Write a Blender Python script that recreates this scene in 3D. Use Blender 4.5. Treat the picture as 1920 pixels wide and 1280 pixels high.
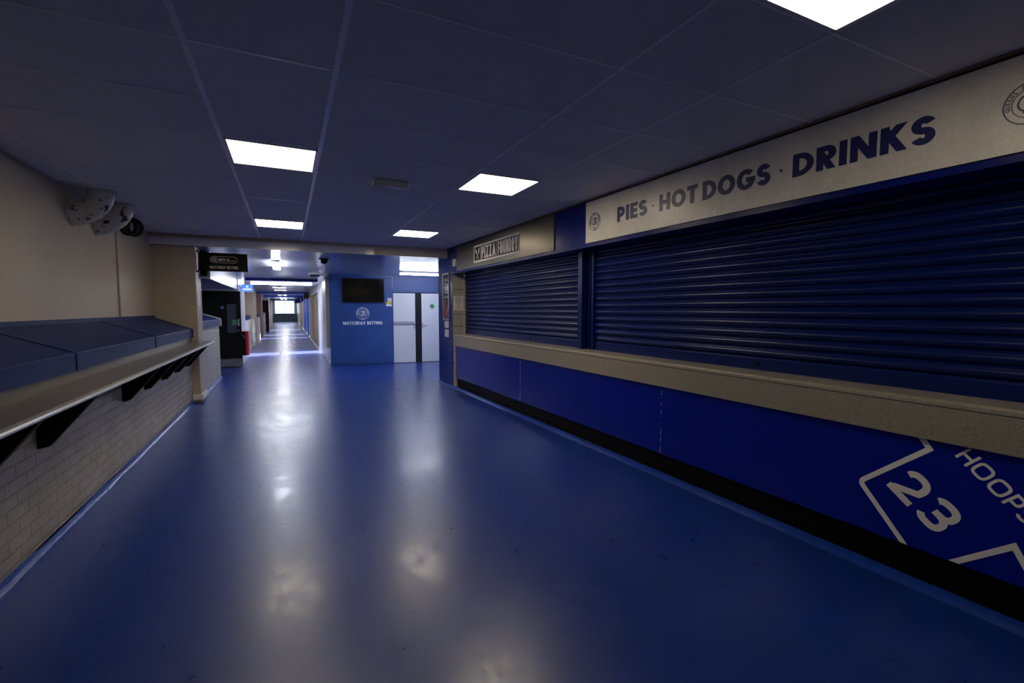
import bpy, bmesh, math, random
from mathutils import Vector, Matrix
random.seed(7)
C = bpy.context.scene.collection
for o in list(bpy.data.objects): bpy.data.objects.remove(o)
PI = math.pi

# ------------------------------------------------------------------ camera, world, sun, exposure
CAMZ = 1.43
cd = bpy.data.cameras.new('camera'); cam = bpy.data.objects.new('camera', cd); C.objects.link(cam)
cd.sensor_width = 36; cd.lens = 870.4/1920*36; cd.clip_start = .02; cd.clip_end = 300
cam.location = (0, 0, CAMZ); cam.rotation_euler = (PI/2-.0685, 0, -.4488)
bpy.context.scene.camera = cam
vs = bpy.context.scene.view_settings
vs.view_transform = 'Standard'; vs.look = 'None'; vs.gamma = 1; vs.use_curve_mapping = False; vs.exposure = 0.15

w = bpy.data.worlds.new('world'); bpy.context.scene.world = w; w.use_nodes = True
bg = w.node_tree.nodes['Background']; bg.inputs[0].default_value = (.62, .76, 1, 1); bg.inputs[1].default_value = 2.6

sd = bpy.data.lights.new('sun', 'SUN'); sd.energy = 30; sd.angle = .012; sd.color = (.80, .86, 1)
sun = bpy.data.objects.new('sun', sd); C.objects.link(sun); sun.location = (30, 20, 30)
sun.rotation_euler = Vector((-1, -.12, -.80)).to_track_quat('-Z', 'Y').to_euler()

# strengths of the fittings
E_PANEL = 14.0; E_PANEL_NEAR = 8.5; E_TUBE = 32.0; E_CORR = 17.0

# ------------------------------------------------------------------ materials
def newmat(name):
    m = bpy.data.materials.new(name); m.use_nodes = True
    nt = m.node_tree; return m, nt, nt.nodes['Principled BSDF']
def obj_coords(nt, scale=(1,1,1)):
    g = nt.nodes.new('ShaderNodeNewGeometry'); mp = nt.nodes.new('ShaderNodeMapping')
    mp.inputs['Scale'].default_value = scale
    nt.links.new(g.outputs['Position'], mp.inputs['Vector']); return mp.outputs['Vector']
def noise(nt, vec, scale, detail=4, rough=.6):
    n = nt.nodes.new('ShaderNodeTexNoise'); n.inputs['Scale'].default_value = scale
    n.inputs['Detail'].default_value = detail; n.inputs['Roughness'].default_value = rough
    nt.links.new(vec, n.inputs['Vector']); return n.outputs['Fac']
def ramp(nt, fac, stops):
    r = nt.nodes.new('ShaderNodeValToRGB'); e = r.color_ramp.elements
    while len(e) < len(stops): e.new(.5)
    for i, (p, c) in enumerate(stops):
        e[i].position = p; e[i].color = (c[0], c[1], c[2], 1) if hasattr(c, '__len__') else (c, c, c, 1)
    nt.links.new(fac, r.inputs['Fac']); return r.outputs['Color']
def bump(nt, b, h, strength, dist=.01, prev=None):
    n = nt.nodes.new('ShaderNodeBump'); n.inputs['Strength'].default_value = strength; n.inputs['Distance'].default_value = dist
    nt.links.new(h, n.inputs['Height'])
    if prev is not None: nt.links.new(prev, n.inputs['Normal'])
    nt.links.new(n.outputs['Normal'], b.inputs['Normal']); return n.outputs['Normal']
def mixc(nt, fac, a, b):
    m = nt.nodes.new('ShaderNodeMix'); m.data_type = 'RGBA'
    for s, v in ((0, fac), (6, a), (7, b)):
        if hasattr(v, 'links'): nt.links.new(v, m.inputs[s])
        elif s == 0: m.inputs[0].default_value = v
        else: m.inputs[s].default_value = (*v, 1)
    return m.outputs[2]
def mat(name, col, rough=.5, metal=0, spec=.5, var=.12, vscale=6, bmp=0, bscale=60, vvec=(1,1,1)):
    m, nt, b = newmat(name)
    b.inputs['Roughness'].default_value = rough; b.inputs['Metallic'].default_value = metal
    b.inputs['Specular IOR Level'].default_value = spec
    v = obj_coords(nt, vvec)
    if var:
        f = noise(nt, v, vscale)
        c = ramp(nt, f, [(.3, [x*(1-var) for x in col]), (.7, [min(1, x*(1+var)) for x in col])])
        nt.links.new(c, b.inputs['Base Color'])
    else: b.inputs['Base Color'].default_value = (*col, 1)
    if bmp: bump(nt, b, noise(nt, v, bscale, 3), bmp)
    return m
def emit(name, col, strength):
    m, nt, b = newmat(name); b.inputs['Base Color'].default_value = (.8, .8, .8, 1)
    b.inputs['Emission Color'].default_value = (*col, 1); b.inputs['Emission Strength'].default_value = strength
    b.inputs['Roughness'].default_value = .6; return m

def floor_mat(greyer=False):
    m, nt, b = newmat('worn corridor floor' if greyer else 'blue resin floor')
    v = obj_coords(nt); v2 = obj_coords(nt, (1, .5, 1))
    big = noise(nt, v, 1.1, 6, .65); fine = noise(nt, v, 7, 4, .5); grit = noise(nt, v, 160, 2)
    c1 = ramp(nt, big, [(.35, (.0025, .028, .235)), (.65, (.005, .042, .310))])
    c2 = ramp(nt, fine, [(.30, (.003, .026, .215)), (.72, (.008, .046, .305))])
    c = mixc(nt, .5, c1, c2)
    
    if greyer: c = mixc(nt, .6, c, (.16, .17, .30))  # corridor stretch: blue blended towards a paler grey-blue
    nt.links.new(c, b.inputs['Base Color'])
    r = ramp(nt, fine, [(.3, .27), (.7, .33)])
    scr = ramp(nt, noise(nt, v2, 30, 8, .8), [(.45, 0), (.7, .14)])
    a = nt.nodes.new('ShaderNodeMath'); a.operation = 'ADD'
    nt.links.new(r, a.inputs[0]); nt.links.new(scr, a.inputs[1]); nt.links.new(a.outputs[0], b.inputs['Roughness'])
    b.inputs['Specular IOR Level'].default_value = .85
    smear = noise(nt, obj_coords(nt, (2.2, .9, 1)), 2.6, 8, .72)
    nt.links.new(ramp(nt, smear, [(.38, .05), (.62, .40)]), b.inputs['Coat Weight']); b.inputs['Coat Roughness'].default_value = .175
    n1 = bump(nt, b, big, .10, .03); n1 = bump(nt, b, grit, .06, .002, n1); bump(nt, b, noise(nt, obj_coords(nt, (1, 3, 1)), 26, 6, .7), .10, .004, n1)
    return m
def brick_mat():
    m, nt, b = newmat('white painted brick')
    g = nt.nodes.new('ShaderNodeNewGeometry'); s = nt.nodes.new('ShaderNodeSeparateXYZ'); c = nt.nodes.new('ShaderNodeCombineXYZ')
    nt.links.new(g.outputs['Position'], s.inputs[0]); nt.links.new(s.outputs[1], c.inputs[0]); nt.links.new(s.outputs[2], c.inputs[1])
    bt = nt.nodes.new('ShaderNodeTexBrick'); bt.inputs['Scale'].default_value = 1
    bt.inputs['Brick Width'].default_value = .225; bt.inputs['Row Height'].default_value = .075; bt.inputs['Mortar Size'].default_value = .006
    bt.inputs['Mortar Smooth'].default_value = .6; bt.inputs['Color1'].default_value = (1,1,1,1); bt.inputs['Color2'].default_value = (.55,.55,.55,1); bt.inputs['Mortar'].default_value = (0,0,0,1)
    nz = noise(nt, g.outputs['Position'], 5, 5)
    ad = nt.nodes.new('ShaderNodeVectorMath'); ad.operation = 'ADD'
    ms = nt.nodes.new('ShaderNodeMath'); ms.operation = 'MULTIPLY'; ms.inputs[1].default_value = .012
    nt.links.new(nz, ms.inputs[0]); nt.links.new(c.outputs[0], ad.inputs[0]); nt.links.new(ms.outputs[0], ad.inputs[1])
    nt.links.new(ad.outputs[0], bt.inputs['Vector'])
    f = noise(nt, g.outputs['Position'], 3.5, 8, .7)
    col = ramp(nt, f, [(.3, (.27, .25, .20)), (.7, (.42, .39, .325))])
    chip = ramp(nt, noise(nt, g.outputs['Position'], 14, 6, .8), [(.70, 0), (.725, 1)])
    col = mixc(nt, chip, col, (.10, .08, .06)); nt.links.new(col, b.inputs['Base Color'])
    b.inputs['Roughness'].default_value = .42
    n1 = bump(nt, b, bt.outputs['Color'], 1.0, .014); bump(nt, b, noise(nt, g.outputs['Position'], 40, 6), .35, .006, n1)
    return m
def block_mat():
    m, nt, b = newmat('painted blockwork')
    g = nt.nodes.new('ShaderNodeNewGeometry'); s = nt.nodes.new('ShaderNodeSeparateXYZ'); c = nt.nodes.new('ShaderNodeCombineXYZ')
    nt.links.new(g.outputs['Position'], s.inputs[0]); nt.links.new(s.outputs[0], c.inputs[0]); nt.links.new(s.outputs[2], c.inputs[1])
    bt = nt.nodes.new('ShaderNodeTexBrick'); bt.inputs['Scale'].default_value = 1
    bt.inputs['Brick Width'].default_value = .6; bt.inputs['Row Height'].default_value = .225; bt.inputs['Mortar Size'].default_value = .008
    bt.inputs['Color1'].default_value = (.42,.40,.34,1); bt.inputs['Color2'].default_value = (.38,.36,.31,1); bt.inputs['Mortar'].default_value = (.16,.15,.13,1)
    nt.links.new(c.outputs[0], bt.inputs['Vector']); nt.links.new(bt.outputs['Color'], b.inputs['Base Color']); b.inputs['Roughness'].default_value = .6
    return m
def plank_mat():
    m, nt, b = newmat('glossy white plank ceiling')
    g = nt.nodes.new('ShaderNodeNewGeometry'); s = nt.nodes.new('ShaderNodeSeparateXYZ')
    nt.links.new(g.outputs['Position'], s.inputs[0])
    mo = nt.nodes.new('ShaderNodeMath'); mo.operation = 'MULTIPLY'; mo.inputs[1].default_value = 1/.25; nt.links.new(s.outputs[1], mo.inputs[0])
    fr = nt.nodes.new('ShaderNodeMath'); fr.operation = 'FRACT'; nt.links.new(mo.outputs[0], fr.inputs[0])
    gr = ramp(nt, fr.outputs[0], [(0, 0), (.05, 1), (.95, 1), (1, 0)])
    col = mixc(nt, gr, (.25, .27, .34), (.60, .63, .72)); nt.links.new(col, b.inputs['Base Color'])
    b.inputs['Roughness'].default_value = .16; b.inputs['Specular IOR Level'].default_value = .6
    n1 = bump(nt, b, gr, .5, .004); bump(nt, b, noise(nt, obj_coords(nt, (1, 9, 1)), 1.3, 3), .12, .02, n1)
    return m
def speckle_mat():
    m, nt, b = newmat('speckled taupe laminate')
    v = obj_coords(nt); f = noise(nt, v, 240, 3, .8); g = noise(nt, v, 2, 3)
    c = ramp(nt, f, [(.35, (.14, .125, .10)), (.5, (.30, .27, .22)), (.68, (.48, .445, .37))])
    nt.links.new(c, b.inputs['Base Color']); b.inputs['Roughness'].default_value = .36; bump(nt, b, f, .12, .002)
    return m
def concrete_print_mat():
    m, nt, b = newmat('concrete effect sign print')
    v = obj_coords(nt); f = noise(nt, v, 3.2, 9, .75); h = noise(nt, v, 60, 4, .8)
    c1 = ramp(nt, f, [(.3, (.56, .535, .48)), (.68, (.90, .87, .80))]); c2 = ramp(nt, h, [(.3, (.52, .50, .45)), (.7, (.90, .87, .80))])
    c = mixc(nt, .4, c1, c2)
    sp = ramp(nt, noise(nt, v, 18, 6, .8), [(.70, 0), (.78, .6)]); c = mixc(nt, sp, c, (.25, .24, .22))
    nt.links.new(c, b.inputs['Base Color']); b.inputs['Roughness'].default_value = .36; b.inputs['Specular IOR Level'].default_value = .6; return m
def chipped_mat():
    m, nt, b = newmat('chipped cream duct paint')
    v = obj_coords(nt); f = ramp(nt, noise(nt, v, 9, 5, .7), [(.575, 0), (.59, 1)])
    c = mixc(nt, f, (.60, .58, .54), (.035, .03, .03)); nt.links.new(c, b.inputs['Base Color'])
    b.inputs['Roughness'].default_value = .3; bump(nt, b, f, -.4, .004); return m
def poster_mat():
    m, nt, b = newmat('dark printed menu poster')
    v = obj_coords(nt, (6, 6, 14)); g = nt.nodes.new('ShaderNodeNewGeometry'); s = nt.nodes.new('ShaderNodeSeparateXYZ')
    nt.links.new(g.outputs['Position'], s.inputs[0]); f = noise(nt, obj_coords(nt, (30, 30, 6)), 1, 6, .7)
    fl = ramp(nt, f, [(.45, (.05, .02, .02)), (.55, (.75, .25, .12)), (.7, (.9, .6, .4))])
    dk = ramp(nt, noise(nt, v, 2, 6), [(.4, (.02, .025, .03)), (.7, (.22, .22, .22))])
    k = ramp(nt, s.outputs[2], [(0, 1), (1, 1)])
    mr = nt.nodes.new('ShaderNodeMapRange'); mr.inputs[1].default_value = 1.62; mr.inputs[2].default_value = 1.50
    nt.links.new(s.outputs[2], mr.inputs[0]); c = mixc(nt, mr.outputs[0], dk, fl); nt.links.new(c, b.inputs['Base Color'])
    b.inputs['Roughness'].default_value = .12; return m
def glass_mat():
    m, nt, b = newmat('clear glass'); out = nt.nodes['Material Output']; nt.nodes.remove(b)
    t = nt.nodes.new('ShaderNodeBsdfTransparent'); g = nt.nodes.new('ShaderNodeBsdfGlossy'); x = nt.nodes.new('ShaderNodeMixShader')
    g.inputs['Roughness'].default_value = .03; x.inputs[0].default_value = .07
    nt.links.new(t.outputs[0], x.inputs[1]); nt.links.new(g.outputs[0], x.inputs[2]); nt.links.new(x.outputs[0], out.inputs['Surface']); return m

M = dict(
 floor=floor_mat(), floorgrey=floor_mat(True), brick=brick_mat(), block=block_mat(), plank=plank_mat(), speckle=speckle_mat(), concrete=concrete_print_mat(),
 chipped=chipped_mat(), poster=poster_mat(), glass=glass_mat(),
 tile=mat('ceiling tile', (.72, .71, .71), .85, var=.05, vscale=3, bmp=.12, bscale=220),
 tbar=mat('ceiling grid metal', (.95, .95, .98), .3, var=.04),
 cream=mat('cream wall paint', (.43, .375, .29), .5, var=.07, vscale=1.5, bmp=.1, bscale=30),
 cream2=mat('pale cream gloss paint', (.70, .68, .64), .32, var=.05, vscale=2),
 beam=mat('beam paint', (.58, .52, .44), .5, var=.05, vscale=2),
 white=mat('white gloss paint', (.80, .80, .80), .3, var=.03),
 coving=mat('blue coving', (.006, .045, .32), .3, var=.15, vscale=12, bmp=.3, bscale=20),
 bluecap=mat('blue painted metal sheet', (.003, .016, .105), .42, spec=.16, var=.2, vscale=5, bmp=.12, bscale=5),
 bluewall=mat('blue wall paint', (.015, .064, .27), .42, var=.12, vscale=3, bmp=.06, bscale=40),
 bluepanel=mat('deep blue laminate panel', (.001, .010, .30), .22, spec=.35, var=.08, vscale=2),
 bluefascia=mat('deep blue fascia', (.002, .009, .16), .22, spec=.35, var=.1, vscale=2),
 shutter=mat('blue shutter paint', (.002, .012, .125), .30, spec=.35, var=.1, vscale=2, vvec=(1, .2, 8)),
 bluelight=mat('mid blue paint', (.03, .12, .55), .4, var=.05),
 navy=mat('navy sign lettering', (.010, .016, .125), .4, var=.04),
 black=mat('black board', (.004, .004, .005), .5, spec=.2, var=.1), blacksat=mat('black satin metal', (.006, .006, .007), .4, spec=.2),
 kick=mat('black kickboard', (.002, .002, .002), .6, spec=.15, var=.5, vscale=30),
 screen=mat('dark screen glass', (.001, .001, .002), .2, spec=.25, var=0),
 shelf=mat('grey brown laminate', (.12, .105, .085), .33, spec=.35, var=.1, vscale=1.5),
 edge=mat('metal shelf edge', (.50, .48, .44), .30, metal=.6, var=.05),
 doorw=mat('white door laminate', (.66, .68, .72), .35, var=.04, vscale=2),
 grey=mat('grey plastic', (.35, .35, .37), .4), steel=mat('brushed steel', (.5, .5, .5), .3, metal=.9),
 plastic=mat('off white plastic', (.60, .60, .60), .35), paper=mat('paper', (.75, .73, .68), .6, var=.03), ink=mat('ink', (.05, .05, .06), .6, var=0),
 metalsign=mat('brushed bronze sign metal', (.13, .115, .09), .32, metal=.7, var=.08, vscale=2, vvec=(1, 1, 30)),
 letterpale=mat('pale ticket lettering', (.88, .85, .80), .5, var=0), lettergrey=mat('pale grey lettering', (.70, .68, .64), .45, var=.05), letterwhite=mat('white lettering', (.80, .80, .84), .45, var=.02),
 red=mat('red metal', (.75, .02, .03), .3, var=.03), green=mat('green sticker', (.0, .22, .06), .4, var=0), greenl=mat('light green sticker', (.25, .65, .25), .4, var=0),
 yellow=mat('yellow sticker', (.60, .50, .03), .5, var=0), bluesticker=mat('blue sticker', (.05, .25, .50), .4, var=0), pink=mat('target rose', (.35, .05, .09), .4, var=0),
 brown=mat('brown paint', (.30, .17, .11), .5), greywall=mat('blue grey panel', (.16, .22, .28), .3, var=.05),
 apron=mat('outside concrete', (.45, .45, .45), .8), bag=mat('clear plastic bag', (.70, .68, .62), .25, bmp=.9, bscale=25),
 kicksteel=mat('scuffed kick plate', (.28, .28, .29), .35, metal=.6, var=.2, vscale=10),
 doorglass=mat('obscured door pane', (.07, .08, .11), .2, var=.05),
 panel=emit('led panel', (1, .86, .64), E_PANEL), panelnear=emit('led panel dim', (1, .86, .64), E_PANEL_NEAR),
 tube=emit('batten diffuser', (.88, .93, 1), E_TUBE), corr=emit('corridor panel', (1, .96, .88), E_CORR), signlit=emit('backlit blue', (.03, .20, .85), .9),
 signlitw=emit('backlit white', (.9, .95, 1), 1.6),
)

# ------------------------------------------------------------------ mesh helpers
class Fr:                                         # a frame: local (a,b,c) -> world
    def __init__(s, o, u, v, w): s.o, s.u, s.v, s.w = Vector(o), Vector(u), Vector(v), Vector(w)
    def __call__(s, a, b, c): return s.o + s.u*a + s.v*b + s.w*c
WF = Fr((0,0,0), (1,0,0), (0,1,0), (0,0,1))
_d = Vector((-.0265, 1, 0)).normalized(); _n = Vector((1, .0265, 0)).normalized()
RF = Fr((2.925, 0, 0), _d, _n, (0,0,1))           # right wall: a = distance along, b = depth into wall, c = height
_u = Vector((1, -.06, 0)).normalized(); _m = Vector((.06, 1, 0)).normalized()
BF = Fr((.95, 12.6, 0), _u, _m, (0,0,1))          # blue kiosk wall at the back
def bw(x, z):                                     # measured on y = 12.5 -> coordinates on that wall
    k = 1.0
    for _ in range(6): k = (12.6-.06*(x*k-.95))/12.5
    X = x*k; Y = 12.5*k
    return (Vector((X, Y, 0))-BF.o).dot(BF.u), CAMZ+(z-CAMZ)*k
def box(bm, f, a, b, c, bev=0):
    vs_ = [bm.verts.new(f(x, y, z)) for x in a for y in b for z in c]
    q = [(0,1,3,2), (4,6,7,5), (0,4,5,1), (2,3,7,6), (0,2,6,4), (1,5,7,3)]
    fs = [bm.faces.new([vs_[i] for i in t]) for t in q]
    if bev:
        es = list({e for x in fs for e in x.edges})
        bmesh.ops.bevel(bm, geom=es, offset=bev, segments=2, affect='EDGES', clamp_overlap=True)
def prism(bm, f, poly, axis, lo, hi):             # poly in the two other axes, extruded along axis
    def P(p, t):
        l = list(p); l.insert(axis, t); return f(*l)
    A = [bm.verts.new(P(p, lo)) for p in poly]; B = [bm.verts.new(P(p, hi)) for p in poly]; n = len(poly)
    bm.faces.new(A); bm.faces.new(B[::-1])
    for i in range(n): bm.faces.new([A[i], B[i], B[(i+1) % n], A[(i+1) % n]])
def tube(bm, pts, rad, seg=12, cap=True, closed=False):
    pts = [Vector(p) for p in pts]; n = len(pts); rings = []; up = None
    for i, p in enumerate(pts):
        if closed: t = pts[(i+1) % n]-pts[i-1]
        else: t = pts[min(i+1, n-1)]-pts[max(i-1, 0)]
        t.normalize()
        if up is None: up = t.orthogonal().normalized()
        up = (up-t*up.dot(t)).normalized(); s = t.cross(up)
        r = rad[i] if hasattr(rad, '__len__') else rad
        rings.append([bm.verts.new(p+(up*math.cos(2*PI*k/seg)+s*math.sin(2*PI*k/seg))*r) for k in range(seg)])
    m = n if closed else n-1
    for i in range(m):
        A, B = rings[i], rings[(i+1) % n]
        for k in range(seg): bm.faces.new([A[k], A[(k+1) % seg], B[(k+1) % seg], B[k]])
    if cap and not closed: bm.faces.new(rings[0][::-1]); bm.faces.new(rings[-1])
def disc(bm, f, ca, cc, r, b0, b1, seg=40, ri=None):   # disc or ring lying in a frame's a-c plane
    if ri is None:
        prism(bm, f, [(ca+r*math.cos(2*PI*k/seg), cc+r*math.sin(2*PI*k/seg)) for k in range(seg)], 1, b0, b1); return
    R = []
    for k in range(seg):
        t = 2*PI*k/seg; c, s = math.cos(t), math.sin(t)
        R.append([bm.verts.new(f(ca+q*c, b, cc+q*s)) for q, b in ((r, b0), (r, b1), (ri, b1), (ri, b0))])
    for k in range(seg):
        A, B = R[k], R[(k+1) % seg]
        for j in range(4): bm.faces.new([A[j], A[(j+1) % 4], B[(j+1) % 4], B[j]])
def dome(bm, c, r, h, seg=24, rings=8, sgn=-1):
    prev = None
    for i in range(rings+1):
        t = i/rings*PI/2; rr = r*math.cos(t); z = c[2]+sgn*h*math.sin(t)
        if i == rings:
            v = bm.verts.new((c[0], c[1], z))
            for k in range(seg): bm.faces.new([prev[k], prev[(k+1) % seg], v])
        else:
            ring = [bm.verts.new((c[0]+rr*math.cos(2*PI*k/seg), c[1]+rr*math.sin(2*PI*k/seg), z)) for k in range(seg)]
            if prev:
                for k in range(seg): bm.faces.new([prev[k], prev[(k+1) % seg], ring[(k+1) % seg], ring[k]])
            prev = ring
def bmn(): return bmesh.new()
def obj(name, bm, m, parent=None, smooth=False, loc=None):
    bmesh.ops.recalc_face_normals(bm, faces=bm.faces)
    xs = [v.co for v in bm.verts]
    if loc is None:
        lo = [min(v[i] for v in xs) for i in range(3)]; hi = [max(v[i] for v in xs) for i in range(3)]
        loc = Vector(((lo[0]+hi[0])/2, (lo[1]+hi[1])/2, lo[2]))
    else: loc = Vector(loc)
    bmesh.ops.translate(bm, verts=bm.verts, vec=-loc)
    me = bpy.data.meshes.new(name); bm.to_mesh(me); bm.free(); me.materials.append(M[m] if isinstance(m, str) else m)
    if smooth:
        me.shade_smooth(); me.set_sharp_from_angle(angle=math.radians(35))
    o = bpy.data.objects.new(name, me); C.objects.link(o)
    if parent is not None:
        o.parent = parent; o.location = loc-wloc(parent)
    else: o.location = loc
    return o
def wloc(o):
    l = Vector(o.location)
    while o.parent: o = o.parent; l += Vector(o.location)
    return l
def bobj(name, f, a, b, c, m, parent=None, bev=0):
    bm = bmn(); box(bm, f, a, b, c, bev); return obj(name, bm, m, parent, smooth=bev > 0)
def struct(o): o['kind'] = 'structure'; return o
def tag(o, label, cat, group=None):
    o['label'] = label; o['category'] = cat
    if group: o['group'] = group
    return o
def thing(name, loc, label, cat, group=None):
    o = bpy.data.objects.new(name, None); o.empty_display_size = .1; C.objects.link(o); o.location = loc
    return tag(o, label, cat, group)

# ------------------------------------------------------------------ stroke lettering (unit height glyphs)
def arc(cx, cy, rx, ry, a0, a1, n=14, p=2.0):
    out = []
    for i in range(n+1):
        t = math.radians(a0+(a1-a0)*i/n); c, s = math.cos(t), math.sin(t)
        out.append((cx+rx*math.copysign(abs(c)**(2/p), c), cy+ry*math.copysign(abs(s)**(2/p), s)))
    return out
W0 = dict(I=.24, H=.72, E=.55, F=.54, L=.5, T=.62, P=.60, R=.64, D=.74, O=.86, Q=.86, C=.76, G=.84, S=.58, N=.76, K=.70, M=.92, A=.82, B=.62, U=.70, Y=.74, Z=.66, X=.7, V=.76, o=.6, c=.5, m=.9)
W0.update({'2': .62, '3': .62, '1': .35, '8': .6, ' ': .34, '.': .2})
def glyph(ch, w, t, p=2.0):
    r = t/2; L, Rr, T_, B_ = r, w-r, 1-r, r; e = t*1.2; mx = w/2
    if ch == 'I': return [([(mx, 0), (mx, 1)], 0)]
    if ch == 'H': return [([(L, 0), (L, 1)], 0), ([(Rr, 0), (Rr, 1)], 0), ([(L, .5), (Rr, .5)], 0)]
    if ch == 'E': return [([(L, 0), (L, 1)], 0), ([(L, T_), (w, T_)], 0), ([(L, .5), (w*.93, .5)], 0), ([(L, B_), (w, B_)], 0)]
    if ch == 'F': return [([(L, 0), (L, 1)], 0), ([(L, T_), (w, T_)], 0), ([(L, .48), (w*.9, .48)], 0)]
    if ch == 'L': return [([(L, 0), (L, 1)], 0), ([(L, B_), (w, B_)], 0)]
    if ch == 'T': return [([(mx, 0), (mx, 1)], 0), ([(0, T_), (w, T_)], 0)]
    if ch in 'PR':
        yb = .42 if ch == 'P' else .46; ry = (T_-yb)/2; rx = min(ry, w*.5)
        s = [([(L, 0), (L, 1)], 0), ([(L, T_)]+arc(Rr-rx, yb+ry, rx, ry, 90, -90, 14, p)+[(L, yb)], 0)]
        if ch == 'R': s.append(([(w*.42, yb), (w-r*1.15, 0)], 1))
        return s
    if ch == 'B':
        r1 = (T_-.52)/2; r2 = (.52-B_)/2
        return [([(L, 0), (L, 1)], 0), ([(L, T_)]+arc(Rr*.93-r1, .52+r1, r1, r1, 90, -90, 10)+[(L, .52)], 0), ([(L, .52)]+arc(Rr-r2, B_+r2, r2, r2, 90, -90, 10)+[(L, B_)], 0)]
    if ch == 'D':
        ry = (T_-B_)/2; rx = min(ry, w-2*r-.05)
        return [([(L, 0), (L, 1)], 0), ([(L, T_)]+arc(Rr-rx, .5, rx, ry, 90, -90, 20, p)+[(L, B_)], 0)]
    if ch in 'OQ':
        s = [(arc(mx, .5, mx-r, .5-r, 0, 360, 32, p)[:-1], 2)]
        if ch == 'Q': s.append(([(w*.55, .3), (w*.97, -.02)], 0))
        return s
    if ch == 'C': return [(arc(mx+.03, .5, mx-r, .5-r, 48, 312, 24, p), 0)]
    if ch == 'G': return [(arc(mx, .5, mx-r, .5-r, 42, 358, 28, p), 0), ([(mx*1.05, .46), (w, .46)], 0)]
    if ch == 'S':
        ry = (T_-B_)/4; rx = mx-r
        return [(arc(mx, T_-ry, rx, ry, 20, 270, 16, p)+arc(mx, B_+ry, rx, ry, 90, -160, 16, p)[1:], 0)]
    if ch == 'N': return [([(L, 0), (L, 1)], 0), ([(Rr, 0), (Rr, 1)], 0), ([(L, 1), (Rr, 0)], 1)]
    if ch == 'K': return [([(L, 0), (L, 1)], 0), ([(L, .42), (w-r*1.3, 1)], 1), ([(w*.36, .62), (w-r*1.1, 0)], 1)]
    if ch == 'M': return [([(L, 0), (L, 1)], 0), ([(Rr, 0), (Rr, 1)], 0), ([(L, 1), (mx, .12)], 1), ([(Rr, 1), (mx, .12)], 1)]
    if ch == 'A': return [([(r*1.1, 0), (mx, 1)], 1), ([(w-r*1.1, 0), (mx, 1)], 1), ([(w*.2, .26), (w*.8, .26)], 0)]
    if ch == 'V': return [([(r*1.1, 1), (mx, 0)], 1), ([(w-r*1.1, 1), (mx, 0)], 1)]
    if ch == 'U': return [([(L, 1)]+arc(mx, r+mx-r, mx-r, mx-r, 180, 360, 16, p)+[(Rr, 1)], 0)]
    if ch == 'Y': return [([(r*1.1, 1), (mx, .40)], 1), ([(w-r*1.1, 1), (mx, .40)], 1), ([(mx, 0), (mx, .46)], 0)]
    if ch == 'Z': return [([(0, T_), (w, T_)], 0), ([(0, B_), (w, B_)], 0), ([(w-r*1.4, 1-r*.5), (r*1.4, r*.5)], 1)]
    if ch == 'X': return [([(r, 0), (w-r, 1)], 1), ([(r, 1), (w-r, 0)], 1)]
    if ch == '1': return [([(w-r, 0), (w-r, 1)], 0), ([(w-r, .95), (0, .75)], 0)]
    if ch == '8': return [(arc(mx, .27, mx-r, .27-r, 0, 360, 20)[:-1], 2), (arc(mx, .75, (mx-r)*.85, .25-r, 0, 360, 20)[:-1], 2)]
    if ch == '2':
        ry = .27
        return [(arc(mx, T_-ry, mx-r, ry, 165, -25, 14, p)+[(L+.02, B_+.06)], 0), ([(0, B_), (w, B_)], 0)]
    if ch == '3':
        r1 = (T_-.5)/2; r2 = (.5-B_)/2
        return [(arc(mx, .5+r1, mx-r, r1, 160, -90, 14, p), 0), (arc(mx, B_+r2, mx-r, r2, 90, -160, 14, p), 0), ([(w*.34, .5), (mx, .5)], 0)]
    if ch == '.': return [([(mx, 0), (mx, t)], 0)]
    if ch == 'o': return [(arc(mx, .3, mx-r, .3-r, 0, 360, 16)[:-1], 2)]
    if ch == 'c': return [(arc(mx, .3, mx-r, .3-r, 50, 310, 12), 0)]
    if ch == 'm': return [([(L, 0), (L, .6)], 0), ([(mx, 0), (mx, .6)], 0), ([(Rr, 0), (Rr, .6)], 0), ([(L, .6-r), (Rr, .6-r)], 0)]
    return []
def clip_y(poly, y0, y1):
    for lim, sg in ((y0, 1), (y1, -1)):
        out = []
        for i in range(len(poly)):
            a, b = poly[i-1], poly[i]; ia, ib = sg*(a[1]-lim) >= 0, sg*(b[1]-lim) >= 0
            if ia != ib:
                k = (lim-a[1])/(b[1]-a[1]); out.append((a[0]+k*(b[0]-a[0]), lim))
            if ib: out.append(b)
        poly = out
        if len(poly) < 3: return []
    return poly
def ribbon(pts, t, closed=False, ext=False, clip=None):
    P = [Vector(p) for p in pts]
    P = [p for i, p in enumerate(P) if i == 0 or (p-P[i-1]).length > 1e-5]
    if ext:
        d = (P[1]-P[0]).normalized(); P[0] = P[0]-d*t*1.5
        d = (P[-1]-P[-2]).normalized(); P[-1] = P[-1]+d*t*1.5
    n = len(P); L, R_ = [], []
    for i in range(n):
        a = P[i-1] if (i or closed) else None; b = P[(i+1) % n] if (i < n-1 or closed) else None
        d1 = (P[i]-a).normalized() if a is not None else None; d2 = (b-P[i]).normalized() if b is not None else None
        d1 = d1 or d2; d2 = d2 or d1
        n1 = Vector((-d1.y, d1.x)); n2 = Vector((-d2.y, d2.x)); m = n1+n2
        m = m.normalized() if m.length > .1 else n1; k = min(2.2, 1/max(.3, m.dot(n1)))
        L.append(P[i]+m*t/2*k); R_.append(P[i]-m*t/2*k)
    qs = []
    for i in range(n if closed else n-1):
        j = (i+1) % n; q = [tuple(L[i]), tuple(L[j]), tuple(R_[j]), tuple(R_[i])]
        if clip: q = clip_y(q, *clip)
        if q: qs.append(q)
    return qs
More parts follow.
